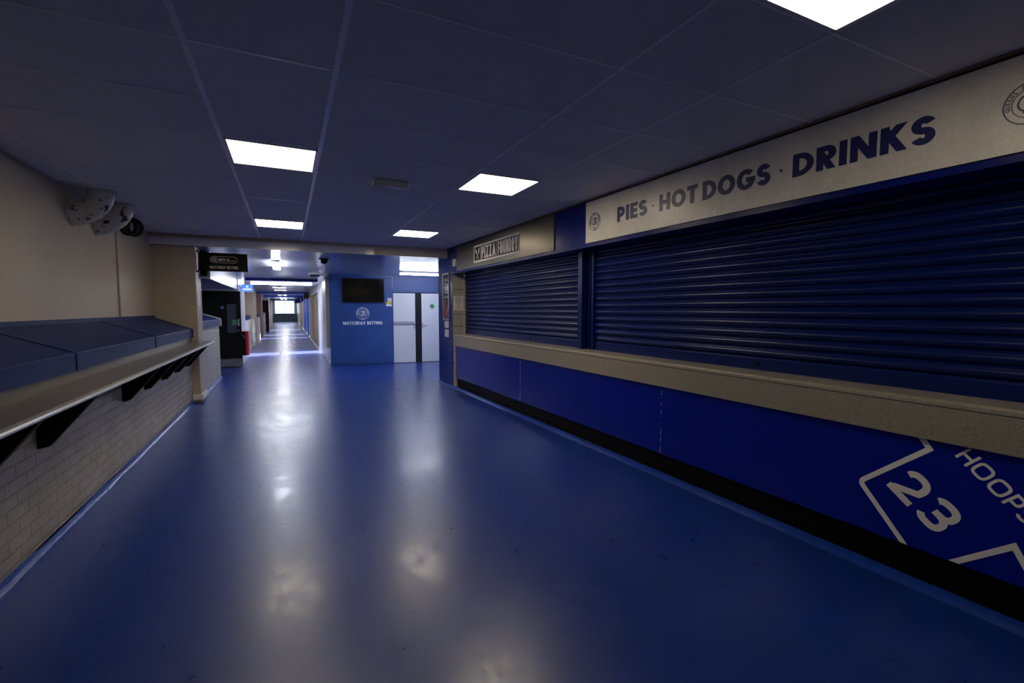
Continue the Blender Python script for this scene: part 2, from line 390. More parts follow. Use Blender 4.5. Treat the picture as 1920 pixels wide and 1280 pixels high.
def text_quads(s, t=.2, gap=.07, p=2.0, ws=1.0, width=None):
    out = []; x = 0
    for ch in s:
        w_ = W0.get(ch, .6)*ws
        if ch == 'I': w_ = t+.02
        if ch not in ' .' : w_ = max(w_, t+.01)
        for pts, k in glyph(ch, w_, t, p):
            for q in ribbon(pts, t, closed=k == 2, ext=k == 1, clip=(0, 1) if ch != 'Q' else None):
                if k == 1:
                    q = [(b, a) for a, b in clip_y([(b, a) for a, b in q], 0, w_)]
                    if len(q) < 3: continue
                out.append([(a+x, b) for a, b in q])
        x += w_+gap
    tot = x-gap
    if width:                                        # width is in units of cap height
        k = width/tot; out = [[(a*k, b) for a, b in q] for q in out]; tot = width
    return out, tot
def decal(name, f, quads, m, parent, b0=0, th=.0015, up=-1):
    """quads in (a,c) of the frame; stands proud of depth b0 by th towards the room; each piece a hair deeper so no two coincide"""
    bm = bmn()
    for i, q in enumerate(quads):
        e = (i % 7)*.00008
        try: prism(bm, f, q, 1, b0-up*.0005, b0+up*(th+e))
        except Exception: pass
    return obj(name, bm, m, parent)
def place(quads, o, h, flip=1, rot=0):
    c, s = math.cos(rot), math.sin(rot); out = []
    for q in quads:
        out.append([(o[0]+flip*(a*c-b*s)*h, o[1]+(a*s+b*c)*h) for a, b in q])
    return out
def crest_quads(cx, cy, R, flip=1):
    """round club crest: two rings, lettering round the ring, interlaced letters in the middle"""
    q = []
    q += ribbon(arc(0, 0, .97, .97, 0, 360, 48)[:-1], .05, True); q += ribbon(arc(0, 0, .68, .68, 0, 360, 40)[:-1], .035, True)
    def ring(s, a0, a1, h, rr, inward=False):
        n = len(s)
        for i, ch in enumerate(s):
            if ch == ' ': continue
            a = math.radians(a0+(a1-a0)*i/(n-1)); g, w_ = text_quads(ch, .17, 0)
            rot = a-PI/2 if not inward else a+PI/2
            ox, oy = rr*math.cos(a), rr*math.sin(a)
            for t_ in g:
                q.append([(ox+(x-w_/2)*h*math.cos(rot)-(y-.5)*h*math.sin(rot), oy+(x-w_/2)*h*math.sin(rot)+(y-.5)*h*math.cos(rot)) for x, y in t_])
    ring('QUEENS PARK RANGERS', 190, -10, .17, .825); ring('1882', 255, 285, .15, .825, True)
    q += ribbon(arc(-.16, .02, .30, .36, 40, 330, 26), .075)                       # Q
    q += ribbon([(-.22, -.28), (-.02, -.36), (.12, -.30)], .06)
    q += ribbon([(-.02, .40), (-.06, .1), (-.14, -.30), (-.28, -.42)], .075)      # P
    q += ribbon(arc(.06, .24, .19, .18, 150, -150, 20), .07)
    q += ribbon([(.14, .34), (.12, .0), (.04, -.30)], .07)                        # R
    q += ribbon(arc(.26, .12, .20, .20, 130, -120, 20), .075); q += ribbon([(.18, -.06), (.32, -.30), (.52, -.40)], .085)
    return [[(cx+flip*x*R, cy+y*R) for x, y in t_] for t_ in q]

# ================================================================== SETTING
struct(bobj('floor', WF, (-2.1, 6), (-3.2, 15.9), (-.12, 0), 'floor'))
struct(bobj('floor_corridor', WF, (-2.1, 6), (15.9, 62), (-.12, 0), 'floorgrey'))
# front ceiling of lay-in tiles with its grid
ceil = struct(bobj('ceiling', WF, (-1.95, 3.35), (-3.2, 8.5), (2.556, 2.66), 'tile'))
gx = dict(A=-.3627, B=.2373, Cc=1.4373, D=2.0373); row = lambda k: 2.4125+.6*k
bm = bmn()
for x in (-1.5627, gx['A'], gx['B'], gx['Cc'], gx['D']):
    w_ = .013 if x in (gx['A'], gx['B']) else (.007 if x > 0 else .004)
    box(bm, WF, (x-w_, x+w_), (-3.2, 8.4), (2.5515, 2.557))
def cross(x0, x1, ks, w_=.005):
    for k in ks: box(bm, WF, (x0+.01, x1-.01), (row(k)-w_, row(k)+w_), (2.5525, 2.557))
cross(-1.78, -1.5627, range(-9, 10)); cross(-1.5627, gx['A'], range(-9, 10), .004)
cross(gx['A'], gx['B'], (-9, -7, -5, -3, -2, 0, 2, 3, 5, 7, 8), .009)
cross(gx['B'], gx['Cc'], range(-9, 10), .004); cross(gx['Cc'], gx['D'], (-9, -7, -5, -3, -2, -1, 0, 1, 2, 3, 5, 7, 8), .005)
cross(gx['D'], 2.88, (-9, -7, -6, -5, -3, -2, -1, 0, 1, 2, 3, 4, 5, 6, 7), .006)
obj('grid', bm, 'tbar', ceil)
# rear ceiling, glossy planks, drops gently then runs level down the corridor
bm = bmn()
prism(bm, WF, [(8.42, 2.385), (12.76, 2.326), (12.76, 2.44), (8.42, 2.50)], 0, -2.1, 6)
prism(bm, WF, [(12.76, 2.326), (14.6, 2.30), (62, 2.30), (62, 2.42), (12.76, 2.44)], 0, -2.1, 1.09)
struct(obj('ceiling_corridor', bm, 'plank'))
# left wall
struct(bobj('wall_left', WF, (-2.1, -1.35), (-3.2, 8.5), (0, 1.0), 'brick'))
struct(bobj('wall_left_upper', WF, (-2.1, -1.79), (-3.2, 8.5), (1.345, 2.556), 'cream'))
struct(bobj('wall_left_lower', WF, (-2.1, -1.795), (-3.2, 8.5), (1.0, 1.345), 'cream'))
struct(bobj('wall_back', WF, (-2.1, 6), (-3.3, -3.2), (0, 2.56), 'cream'))
# wing wall that closes the left bay
wing = struct(bobj('wall_wing_left', WF, (-1.95, -1.25), (8.5, 8.95), (0, 2.39), 'cream'))
bm = bmn(); box(bm, WF, (-1.36, -1.215), (8.46, 8.99), (.035, .125), .012); obj('plinth', bm, 'cream2', wing, True)
# cross beam
BM = Fr((-1.8, 8.49, 0), Vector((1, -.022, 0)).normalized(), Vector((.022, 1, 0)).normalized(), (0,0,1))
struct(bobj('trim_1', BM, (-.02, 4.60), (0, .13), (2.385, 2.556), 'beam'))
# coving along both sides
def coving(name, f, a0, a1, b, h, sgn, m='coving'):
    poly = [(b, 0), (b, h)]+[(b+sgn*h*(1-math.cos(t)), h*(1-math.sin(t))) for t in [PI/2*k/6 for k in range(1, 7)]]
    bm_ = bmn(); prism(bm_, f, [(p[0], p[1]) for p in poly], 0 if f is RF else 1, a0, a1); return obj(name, bm_, m, None, True)
def coving_y(name, x, y0, y1, h, sgn):
    poly = [(x, 0), (x, h)]+[(x+sgn*h*(1-math.cos(t)), h*(1-math.sin(t))) for t in [PI/2*k/6 for k in range(1, 7)]]
    bm_ = bmn(); n = 40
    rings = []
    for i in range(n+1):
        y = y0+(y1-y0)*i/n; j = random.uniform(-.004, .004)
        rings.append([bm_.verts.new((p[0]+(sgn*j if k > 1 else 0), y, max(0, p[1]+(j if k == 1 else 0)))) for k, p in enumerate(poly)])
    for i in range(n):
        for k in range(len(poly)):
            bm_.faces.new([rings[i][k], rings[i+1][k], rings[i+1][(k+1) % len(poly)], rings[i][(k+1) % len(poly)]])
    bm_.faces.new(rings[0]); bm_.faces.new(rings[-1][::-1]); return struct(obj(name, bm_, 'coving', None, True))
coving_y('baseboard_left', -1.35, -3.2, 8.46, .05, 1)
coving_y('baseboard_left_rear', -1.32, 8.99, 11.5, .05, 1)
bm = bmn(); poly = [(.03, 0), (.03, .028), (.0, .026), (-.018, .017), (-.035, .006), (-.045, 0)]
prism(bm, RF, poly, 0, -3.1, 8.93); struct(obj('baseboard_right', bm, 'coving', None, True))
struct(bobj('trim_2', RF, (-3.1, 8.12), (.055, .10), (.0, .20), 'kick'))

# ================================================================== RIGHT: food kiosks
struct(bobj('wall_right', RF, (-3.1, 8.13), (.32, .45), (0, 2.556), 'bluefascia'))
def cladding(s0, s1, label):
    t = tag(bobj('cladding_panel', RF, (s0+.002, s1-.002), (.03, .055), (.185, .775), 'bluepanel'), label, 'panel', 'blue panels below the counter')
    return t
pl = cladding(5.57, 8.045, 'short blue cladding panel under the counter beside the blue end wall')
pm = cladding(3.0, 5.57, 'plain blue cladding panel in the middle, between two chipped white joints')
pn = cladding(-2.6, 3.0, 'long blue cladding panel with white outlined 23 graphic under the counter')
# paint-chipped joints
def chips(name, s, parent, n, seed):
    rnd = random.Random(seed); bm = bmn(); z = .19
    for i in range(n):
        z = .19+.55*rnd.random(); h = rnd.uniform(.004, .03); w_ = rnd.uniform(.0015, .004)
        box(bm, RF, (s+.0025, s+.0025+w_), (.0285, .0302), (z, min(.74, z+h)))
    obj(name, bm, 'letterwhite', parent)['kind'] = 'stuff'
chips('chipped_edge', 5.57, pl, 22, 3); chips('chipped_edge', 3.0, pm, 26, 5)
# graphic on the near panel
def gq(pts, t, closed=False): return ribbon(pts, t, closed)
def arcpts(c, r, a0, a1, n=5): return [(c[0]+r*math.cos(math.radians(a0+(a1-a0)*i/n)), c[1]+r*math.sin(math.radians(a0+(a1-a0)*i/n))) for i in range(n+1)]
def FL(q): return [[(-a, min(max(b, .187), .774)) for a, b in t_] for t_ in q]        # h = -s
q = gq([(-1.222, .80), (-1.168, .722), (-1.455, .470), (-1.462, .458), (-1.462, .446), (-1.456, .435), (-1.215, .14)], .026)
q += gq([(-1.10, .142), (-.845, .360), (-.795, .265), (-.74, .20)], .026)
q = [t_ for t_ in [clip_y(t_, .187, .774) for t_ in q] if len(t_) > 2]
g2, _ = text_quads('23', .185, .15, 2.6, 1.18)
q += place(g2, (-1.345, .475), .178, 1, math.radians(-40.5))
g3, _ = text_quads('HOOPS', .16, .14, 3.2, 1.08)
q += [t_ for t_ in [clip_y(t_, .187, .774) for t_ in place(g3, (-1.070, .715), .078, 1, math.radians(-44))] if len(t_) > 2]
decal('graphic', RF, [[(-a, b) for a, b in t_] for t_ in q], 'letterpale', pn, .03)

# counter: long laminate ledge with a rounded nosing
ctr = thing('counter', RF(3, .1, .775), 'long speckled taupe laminate counter running below both blue shutters', 'counter')
bobj('front_board', RF, (-2.6, 8.127), (.004, .03), (.775, .949), 'speckle', ctr)
bm = bmn(); r_ = .018
prism(bm, RF, [(.30, .985), (r_, .985)]+[(r_-r_*math.sin(t), .967+r_*math.cos(t)) for t in (PI/8, PI/4, 3*PI/8, PI/2)]+[(0, .953), (.004, .951), (.30, .951)], 0, -2.6, 8.127)
obj('worktop', bm, 'speckle', ctr, True)
# blockwork jamb, blue end wall
struct(bobj('wall_jamb', RF, (8.128, 8.145), (.006, .32), (.985, 2.075), 'block'))
struct(bobj('wall_jamb_lower', RF, (8.05, 8.14), (.012, .32), (0, .775), 'block'))
struct(bobj('wall_right_end', RF, (8.14, 8.93), (0, .32), (0, 2.556), 'bluefascia'))
tag(bobj('corner_bead', RF, (8.118, 8.128), (.216, .226), (.985, 2.075), 'cream2'), 'thin pale corner bead on the block jamb beside the left shutter', 'trim')
# fascia
fas = struct(bobj('trim_3', RF, (-2.6, 8.14), (.0, .25), (2.075, 2.535), 'bluefascia'))
struct(bobj('trim_4', RF, (-2.6, 8.14), (.012, .25), (2.535, 2.556), 'black'))  # black strip paints in the shadow gap between fascia and ceiling
tag(bobj('ceiling_edge_trim', RF, (-2.6, 6.3), (-.014, -.002), (2.540, 2.556), 'brown'), 'thin brown strip where the ceiling meets the kiosk fascia', 'trim')

def shutter(name, s0, s1, label, lock_s, zt=2.10):
    t = thing(name, RF((s0+s1)/2, .25, .985), label, 'shutter', 'roller shutters of the kiosks')
    zb = .985; pitch = .0728; z = zb+.098
    prof = [(.268, z)]
    while z < zt-.02:
        for k in range(9):
            a = PI*(k+.5)/9; prof.append((.262-.017*math.sin(a)**.8, z+.004+.052*(k+.5)/9))
        for k in range(4):
            a = PI*(k+.5)/4; prof.append((.264-.007*math.sin(a), z+.058+.012*(k+.5)/4))
        prof.append((.270, z+pitch-.001)); z += pitch
    bm = bmn(); P0 = [bm.verts.new(RF(s0, n_, zz)) for n_, zz in prof]; P1 = [bm.verts.new(RF(s1, n_, zz)) for n_, zz in prof]
    Q0 = [bm.verts.new(RF(s0, .285, zz)) for n_, zz in prof]; Q1 = [bm.verts.new(RF(s1, .285, zz)) for n_, zz in prof]
    for i in range(len(prof)-1):
        bm.faces.new([P0[i], P1[i], P1[i+1], P0[i+1]]); bm.faces.new([Q0[i], Q0[i+1], Q1[i+1], Q1[i]])
    bm.faces.new([P0[0], Q0[0], Q1[0], P1[0]]); bm.faces.new([P0[-1], P1[-1], Q1[-1], Q0[-1]])
    obj('slat_curtain', bm, 'shutter', t, True)
    bm = bmn(); prism(bm, RF, [(.248, zb+.001), (.248, zb+.082), (.254, zb+.09), (.254, zb+.097), (.285, zb+.097), (.285, zb+.001)], 0, s0, s1)
    rail = obj('bottom_rail', bm, 'shutter', t)
    bm = bmn(); tube(bm, [RF(lock_s, .2475, zb+.045), RF(lock_s, .238, zb+.045)], .013, 16); obj('lock', bm, 'blacksat', rail, True)
    return t
shutter('roller_shutter', 4.452, 8.118, 'blue slatted roller shutter below the pizza sign, left of the post', 5.68)
shutter('roller_shutter', -2.5, 4.235, 'wide blue slatted roller shutter below the pies and drinks sign', 2.28)
post = thing('shutter_post', RF(4.40, .2, .985), 'narrow blue steel post standing on the counter between the two shutters', 'post')
bobj('front_flange', RF, (4.372, 4.45), (.168, .176), (.985, 2.09), 'shutter', post)
bobj('web', RF, (4.372, 4.380), (.176, .30), (.985, 2.09), 'shutter', post); bobj('web', RF, (4.442, 4.450), (.176, .30), (.985, 2.09), 'shutter', post)
gr = thing('guide_rail', RF(4.27, .25, .985), 'pair of thin blue guide rails just right of the steel post', 'rail')
bobj('channel', RF, (4.300, 4.322), (.225, .31), (.985, 2.09), 'shutter', gr); bobj('channel', RF, (4.236, 4.275), (.225, .31), (.985, 2.09), 'shutter', gr)

# ---- main food sign
sg = thing('food_sign', RF(2.4, -.01, 2.115), 'long concrete-effect sign reading PIES HOT DOGS DRINKS in navy letters', 'sign')
bobj('panel', RF, (2.422, 4.065), (-.012, 0), (2.115, 2.527), 'concrete', sg); bobj('panel', RF, (.732, 2.420), (-.012, 0), (2.115, 2.527), 'concrete', sg)
def word(s, s0, s1, z, h, t=.235, gap=.085, m='navy', parent=sg, name='lettering', b=-.012, p=2.0):
    q_, _ = text_quads(s, t, gap, p, 1.0, (s0-s1)/h); decal(name, RF, place(q_, (s0, z), h, -1), m, parent, b)
word('PIES', 3.571, 3.179, 2.250, .138); word('HOT', 3.035, 2.640, 2.250, .138); word('DOGS', 2.594, 2.056, 2.250, .138); word('DRINKS', 1.910, 1.206, 2.250, .138)
for s_ in (3.111, 1.984):
    bm = bmn(); disc(bm, RF, s_, 2.314, .009, -.0115, -.0138, 20); obj('dot', bm, 'navy', sg)
for s_ in (3.915, .882): decal('crest', RF, crest_quads(s_, 2.316, .091, -1), 'navy', sg, -.012)
for s_ in (3.30, 2.46, 1.70):
    for z_ in (2.135, 2.508): bm = bmn(); tube(bm, [RF(s_, -.0115, z_), RF(s_, -.016, z_)], .006, 10); obj('screw_cap', bm, 'lettergrey', sg)
# ---- pizza sign
pz = thing('pizza_sign', RF(6.2, -.01, 2.115), 'bronze metal sign with pale PIZZA FOUNDRY ticket logo above left shutter', 'sign')
bobj('panel', RF, (4.683, 7.875), (-.012, 0), (2.112, 2.53), 'metalsign', pz)
A0, A1, z0, z1 = 7.060, 5.517, 2.178, 2.446
bobj('logo_field', RF, (A1, A0), (-.0135, -.012), (z0, z1), 'black', pz)
q = []
def R4(s0, s1, a, b): q.append([(s0, a), (s1, a), (s1, b), (s0, b)])
R4(A0, A1, z0, z0+.028); R4(A0, A1, z1-.028, z1); R4(A0, A0-.012, z0, z1); R4(6.80, 6.79, z0, z1)
n = 16
for (sa) in (6.215, A1+.03, A1+.004, A0+.012):              # perforated ticket edges
    for k in range(n):
        zz = z0+(z1-z0)*(k+.25)/n; q.append([(sa+.014, zz), (sa, zz-.004), (sa, zz+(z1-z0)/n*.55), (sa+.014, zz+(z1-z0)/n*.5)])
g, _ = text_quads('PIZZA', .17, .10, 2.6, .62, (6.765-6.255)/.185); q += place(g, (6.765, 2.221), .185, -1)
for c_ in (6.642,): R4(c_+.035, c_-.035, 2.221, 2.238); R4(c_+.035, c_-.035, 2.389, 2.406)
g, _ = text_quads('FOUNDRY', .17, .10, 2.6, .62, (6.175-5.575)/.185); q += place(g, (6.175, 2.221), .185, -1)
q += place([[(.0, .0), (.3, .0), (.3, .6), (.15, .95), (.0, .6)]], (6.065, 2.262), .13, -1)     # solid flame shape inside the O
for sg_ in (1, -1):                                          # crossed fork and spatula
    c0 = 6.925; q += ribbon([(c0-sg_*.055, 2.215), (c0+sg_*.045, 2.335)], .010)
    q.append([(c0+sg_*.025, 2.325), (c0+sg_*.055, 2.31), (c0+sg_*.09, 2.375), (c0+sg_*.075, 2.405), (c0+sg_*.03, 2.36)])
decal('logo_lettering', RF, q, 'letterpale', pz, -.0135)
for s_ in (7.35, 6.55, 5.65, 4.73): bm = bmn(); tube(bm, [RF(s_, -.0115, 2.135), RF(s_, -.015, 2.135)], .008, 10); obj('bolt', bm, 'ink', pz)
# little boxes, notices, menu board at the kiosk's left end
tag(bobj('junction_box', RF, (7.90, 8.03), (-.035, -.001), (2.20, 2.33), 'plastic', None, .006), 'small white plastic box on the fascia left of the pizza sign', 'box')
mb = thing('menu_board', RF(8.45, -.01, 1.235), 'tall narrow framed menu poster on the blue end wall', 'menu board')
bm = bmn()
for a, c in (((8.28, 8.63), (1.235, 1.26)), ((8.28, 8.63), (2.085, 2.11)), ((8.28, 8.305), (1.235, 2.11)), ((8.605, 8.63), (1.235, 2.11))): box(bm, RF, a, (-.022, -.001), c)
obj('frame', bm, 'steel', mb); bobj('poster', RF, (8.305, 8.605), (-.012, -.001), (1.26, 2.085), 'poster', mb)
bm = bmn()
for z_, k in ((2.0, .2), (1.965, .24), (1.90, .2), (1.84, .26), (1.80, .2), (1.74, .22), (1.66, .26)): box(bm, RF, (8.455-k/2, 8.455+k/2), (-.0135, -.012), (z_, z_+.012))
obj('print_lines', bm, 'lettergrey', mb)
def notice(name, f, a, c, b, label, rows=5, m='paper', up=-1, parent=None):
    t = thing(name, f((a[0]+a[1])/2, b, c[0]), label, 'notice')
    bobj('sheet', f, a, (b+up*.003, b+up*.0002), c, m, t); bm = bmn(); rnd = random.Random(int(a[0]*1000)); w_ = (a[1]-a[0])
    for i in range(rows):
        z = c[1]-(c[1]-c[0])*(i+1)/(rows+1); k = rnd.uniform(.35, .8)*w_/2; h = (c[1]-c[0])*.035; mid = (a[0]+a[1])/2
        box(bm, f, (mid-k, mid+k), (b+up*.0036, b+up*.003), (z, z+h))
    obj('text_lines', bm, 'ink', t); return t
notice('notice', RF, (8.35, 8.57), (1.085, 1.215), -.0, 'upper of two small white notices under the menu poster', 3)
notice('notice', RF, (8.35, 8.57), (.915, 1.055), -.0, 'lower of two small white notices under the menu poster', 3)
JF = Fr(RF(8.128, 0, 0), _n, _d, (0,0,1))
notice('notice', JF, (.012, .205), (1.42, 1.68), 0, 'cream paper notice taped to the block jamb beside the shutter', 6)

# ================================================================== LEFT: ledge, shelf
def ledge(y0, y1, label, end=False):
    t = thing('ledge_cover', (-1.55, (y0+y1)/2, 1.0), label, 'ledge', 'sloping blue ledge covers on the left wall')
    bm = bmn(); prism(bm, WF, [(-1.79, 1.30), (-1.79, 1.312), (-1.325, 1.135), (-1.317, 1.127), (-1.317, 1.012), (-1.332, 1.012), (-1.332, 1.115), (-1.79, 1.29)], 1, y0+.004, y1-.004)
    obj('sheet', bm, 'bluecap', t)
    bm = bmn(); box(bm, WF, (-1.79, -1.778), (y0+.002, y1-.002), (1.305, 1.345)); obj('upstand', bm, 'bluecap', t)
    bm = bmn(); prism(bm, WF, [(-1.79, 1.317), (-1.325, 1.140), (-1.312, 1.130), (-1.312, 1.010), (-1.317, 1.010), (-1.317, 1.127), (-1.79, 1.31)], 1, y1-.075, y1-.006)
    obj('seam_lap', bm, 'bluecap', t)
ledge(-.1, 2.1, 'sloping blue metal ledge cover nearest the camera, mostly outside the left edge')
ledge(2.1, 4.22, 'sloping blue metal ledge cover at the left edge of the photo')
ledge(4.22, 6.34, 'middle sloping blue metal ledge cover below the chipped ducts')
ledge(6.34, 8.5, 'farthest sloping blue metal ledge cover, ending against the cream wing wall')
struct(bobj('trim_5', WF, (-1.79, -1.36), (-3.2, 8.5), (1.0, 1.10), 'black'))
sh = thing('wall_shelf', (-1.2, 5, .61), 'long grey-brown drinks shelf on black brackets along the left brick wall', 'shelf')
bm = bmn(); prism(bm, WF, [(-1.35, .947), (-1.055, .947), (-1.055, .916), (-1.35, .916)], 1, -1.0, 8.495); obj('shelf_board', bm, 'shelf', sh)
bm = bmn(); prism(bm, WF, [(-1.0545, .949), (-1.046, .9475), (-1.036, .941), (-1.032, .931), (-1.036, .921), (-1.046, .915), (-1.0545, .914)], 1, -1.0, 8.497); obj('front_edging', bm, 'edge', sh, True)
bobj('splash_board', WF, (-1.35, -1.335), (-1.0, 8.495), (.947, 1.008), 'shelf', sh)
for i in range(16):
    y = 2.6+i*.37; bm = bmn(); tube(bm, [(-1.3352, y, .985), (-1.332, y, .985)], .006, 8); obj('screw', bm, 'steel', sh)
for y in (2.93, 3.64, 5.20, 5.90, 6.61, 7.31, 8.02, 2.2):
    bm = bmn(); prism(bm, WF, [(-1.35, .915), (-1.35, .612), (-1.295, .622), (-1.085, .880), (-1.072, .896), (-1.072, .915)], 1, y-.022, y+.022)
    obj('bracket', bm, 'black', sh)
# conduit
bm = bmn(); tube(bm, [(-1.782, 6.95, 1.345), (-1.782, 6.95, 2.556)], .011, 10); tag(obj('wall_conduit', bm, 'cream', None, True), 'thin cream vertical pipe on the left wall under the ducts', 'pipe')
# duct elbows
def duct(y, dy, R_, label):
    t = thing('duct_elbow', (-1.66, y, 2.3), label, 'duct', 'chipped duct elbows')
    x1, z1_ = -1.565, 2.556; cx, cz = -1.79, 2.556
    pts = []; r = .102; Rb = .235
    for i in range(13):
        a = PI/2*i/12
        pts.append((x1-Rb+Rb*math.cos(a), y+dy*i/12, z1_-.01-Rb*math.sin(a)*.95))
    bm = bmn(); tube(bm, pts, r, 24); obj('elbow', bm, 'chipped', t, True)
    bm = bmn(); tube(bm, [(x1, y, 2.556), (x1, y, 2.540)], r*1.12, 24); obj('ceiling_flange', bm, 'chipped', t, True)
    e = pts[-1]; bm = bmn(); tube(bm, [(-1.79, e[1], e[2]), (-1.775, e[1], e[2])], r*1.12, 24); obj('wall_flange', bm, 'chipped', t, True)
duct(5.74, .0, .2, 'nearer cream duct elbow with flaking paint, high on the left wall')
duct(6.36, .0, .2, 'farther cream duct elbow, partly hidden behind the nearer one')
bm = bmn()
for j in range(5):
    r0 = .085-.007*(j % 3); pts = []
    for k in range(24):
        a = 2*PI*k/24; pts.append((-1.70+r0*math.cos(a)*.75+.012*j, 7.10+.018*j+.05*math.cos(a), 2.43+r0*math.sin(a)*1.12))
    tube(bm, pts, .022, 8, closed=True)
tag(obj('cable_coil', bm, 'blacksat', None, True), 'coil of black cable hanging at the ceiling beside the ducts', 'cable')

# ================================================================== ceiling fittings, front room
def panel_light(x0, x1, k, label, near=False):
    y0, y1 = row(k), row(k)+.6; t = thing('ceiling_light', ((x0+x1)/2, (y0+y1)/2, 2.54), label, 'ceiling light', 'square light panels of the front ceiling')
    bm = bmn(); i = .014
    for a, b in (((x0+i, x1-i), (y0+i, y0+i+.014)), ((x0+i, x1-i), (y1-i-.014, y1-i)), ((x0+i, x0+i+.014), (y0+i, y1-i)), ((x1-i-.014, x1-i), (y0+i, y1-i))): box(bm, WF, a, b, (2.546, 2.557))
    obj('frame', bm, 'white', t)
    bobj('diffuser', WF, (x0+.026, x1-.026), (y0+.026, y1-.026), (2.549, 2.5565), 'panelnear' if near else 'panel', t)
panel_light(gx['A'], gx['B'], 2, 'square lit ceiling panel left of the centre, the larger of the left pair')
panel_light(gx['A'], gx['B'], 7, 'small-looking lit ceiling panel on the left, closest to the cross beam')
panel_light(gx['Cc'], gx['D'], 2, 'lit ceiling panel right of the emergency light, nearer of the right pair')
panel_light(gx['Cc'], gx['D'], 7, 'small-looking lit ceiling panel on the right, closest to the cross beam')
panel_light(gx['Cc'], gx['D'], -3, 'lit ceiling panel cut off by the top edge above the food sign', True)
em = thing('emergency_light', (.845, 4.22, 2.5), 'small white emergency light box on the ceiling between the panels', 'emergency light')
bobj('body', WF, (.705, .985), (4.16, 4.27), (2.513, 2.556), 'plastic', em, .008)
bobj('lens', WF, (.72, .97), (4.165, 4.265), (2.500, 2.513), 'grey', em, .005)
bobj('end_cap', WF, (.692, .706), (4.155, 4.275), (2.505, 2.545), 'plastic', em, .003); bobj('end_cap', WF, (.984, .998), (4.155, 4.275), (2.505, 2.545), 'plastic', em, .003)

# ================================================================== BLUE BETTING WALL
a_k = bw(2.505, 1)[0]
struct(bobj('wall_rear', BF, (0, 4.6), (0, .15), (0, 2.42), 'bluewall'))
kiosk = struct(bobj('wall_kiosk_skin', BF, (0.0, a_k), (-.02, 0), (.03, 2.31), 'bluewall'))
bm = bmn(); a_m = bw(1.74, 1)[0]
box(bm, BF, (a_m+.01, a_m+.014), (-.0212, -.02), (.05, 1.0)); obj('panel_joint', bm, 'bluelight', kiosk)
tag(bobj('edge_trim', BF, (.85, a_k+.004), (-.028, -.0205), (2.297, 2.305), 'grey'), 'thin grey strip along the top of the blue kiosk wall', 'trim')
tag(bobj('edge_trim', BF, (a_k-.006, a_k+.004), (-.028, -.0205), (1.99, 2.296), 'grey'), 'thin grey upright strip beside the TV at the top of the kiosk wall', 'trim')
(x0, zb), (x1, zt) = bw(1.251, 1.616), bw(2.283, 2.227)
tv = thing('television', BF((x0+x1)/2, -.05, zb), 'black flat television mounted on the blue wall above the crest', 'television')
bm = bmn(); box(bm, BF, (x0, x1), (-.085, -.045), (zb, zt), .006); obj('casing', bm, 'blacksat', tv, True)
bobj('screen', BF, (x0+.018, x1-.018), (-.087, -.085), (zb+.025, zt-.018), 'screen', tv); bobj('wall_mount', BF, (x0+.35, x1-.35), (-.045, -.0205), (zb+.15, zt-.15), 'blacksat', tv)
cl, cz_ = bw(1.737, 1.331)
gp = thing('wall_graphic', BF(cl, -.02, 1.04), 'white round club crest above MATCHDAY BETTING lettering on blue wall', 'wall graphic')
decal('crest', BF, crest_quads(cl, cz_, .163), 'letterwhite', gp, -.02, .002)
(x0, zb), (x1, _z) = bw(1.251, 1.045), bw(2.231, 1.045)
g, _ = text_quads('MATCHDAY BETTING', .23, .07, 2.0, 1.0, (x1-x0)/.083); decal('lettering', BF, place(g, (x0, zb), .083, 1), 'letterwhite', gp, -.02, .002)
(x0, z0_), (x1, z1_) = bw(2.335, 1.520), bw(2.478, 1.735)
st = thing('sticker', BF(x0, -.02, z0_), 'small white and yellow warning stickers on the blue wall beside the doors', 'sticker')
bobj('no_smoking_sheet', BF, (x0+.04, x1), (-.023, -.0205), (z0_+.12, z1_), 'paper', st); bobj('yellow_sheet', BF, (x0, x1-.005), (-.023, -.0205), (z0_+.055, z0_+.118), 'yellow', st); bobj('white_sheet', BF, (x0, x1), (-.023, -.0205), (z0_, z0_+.054), 'paper', st)
bm = bmn(); disc(bm, BF, x0+.093, z0_+.167, .030, -.0232, -.0242, 24, .022); obj('ring_mark', bm, 'pink', st)
bm = bmn(); tube(bm, [BF(a_m-.10, -.05, 1.60), BF(a_m-.06, -.03, 1.565), BF(a_m, -.024, 1.555), BF(a_m+.05, -.03, 1.60)], .004, 6); tag(obj('tv_cable', bm, 'black'), 'short black cable loop hanging under the television', 'cable')
# doors
d1a, d1b, d2a, d2b = bw(2.515, 1)[0], bw(3.100, 1)[0], bw(3.275, 1)[0], bw(3.98, 1)[0]; zt = bw(3, 1.866)[1]
struct(bobj('trim_6', BF, (a_k, d2b+.05), (-.018, -.001), (zt+.004, zt+.022), 'black'))
tag(bobj('door_post', BF, (d1b+.006, d2a-.006), (-.024, -.001), (0, zt), 'blacksat'), 'wide black post between the two white doors', 'post')
d1 = struct(bobj('door_1', BF, (d1a, d1b), (-.035, -.001), (.012, zt), 'doorw', None, .003))
bobj('serving_bar', BF, (d1a+.01, d1b+.005), (-.085, -.035), (1.055, 1.085), 'grey', d1); bobj('hatch_joint', BF, (d1a+.005, d1b-.004), (-.037, -.035), (1.095, 1.106), 'ink', d1)
bobj('handle', BF, (d1b-.05, d1b-.012), (-.05, -.035), (.92, 1.02), 'grey', d1)
d2 = struct(bobj('door_2', BF, (d2a, d2b), (-.035, -.001), (.012, zt), 'doorw', None, .003))
hp = bobj('handle', BF, (d2a+.004, d2a+.034), (-.043, -.035), (.92, 1.08), 'grey', d2)
bobj('lever', BF, (d2a+.02, d2a+.13), (-.075, -.060), (1.01, 1.03), 'steel', hp)
gc, gz = bw(3.571, 1.522)
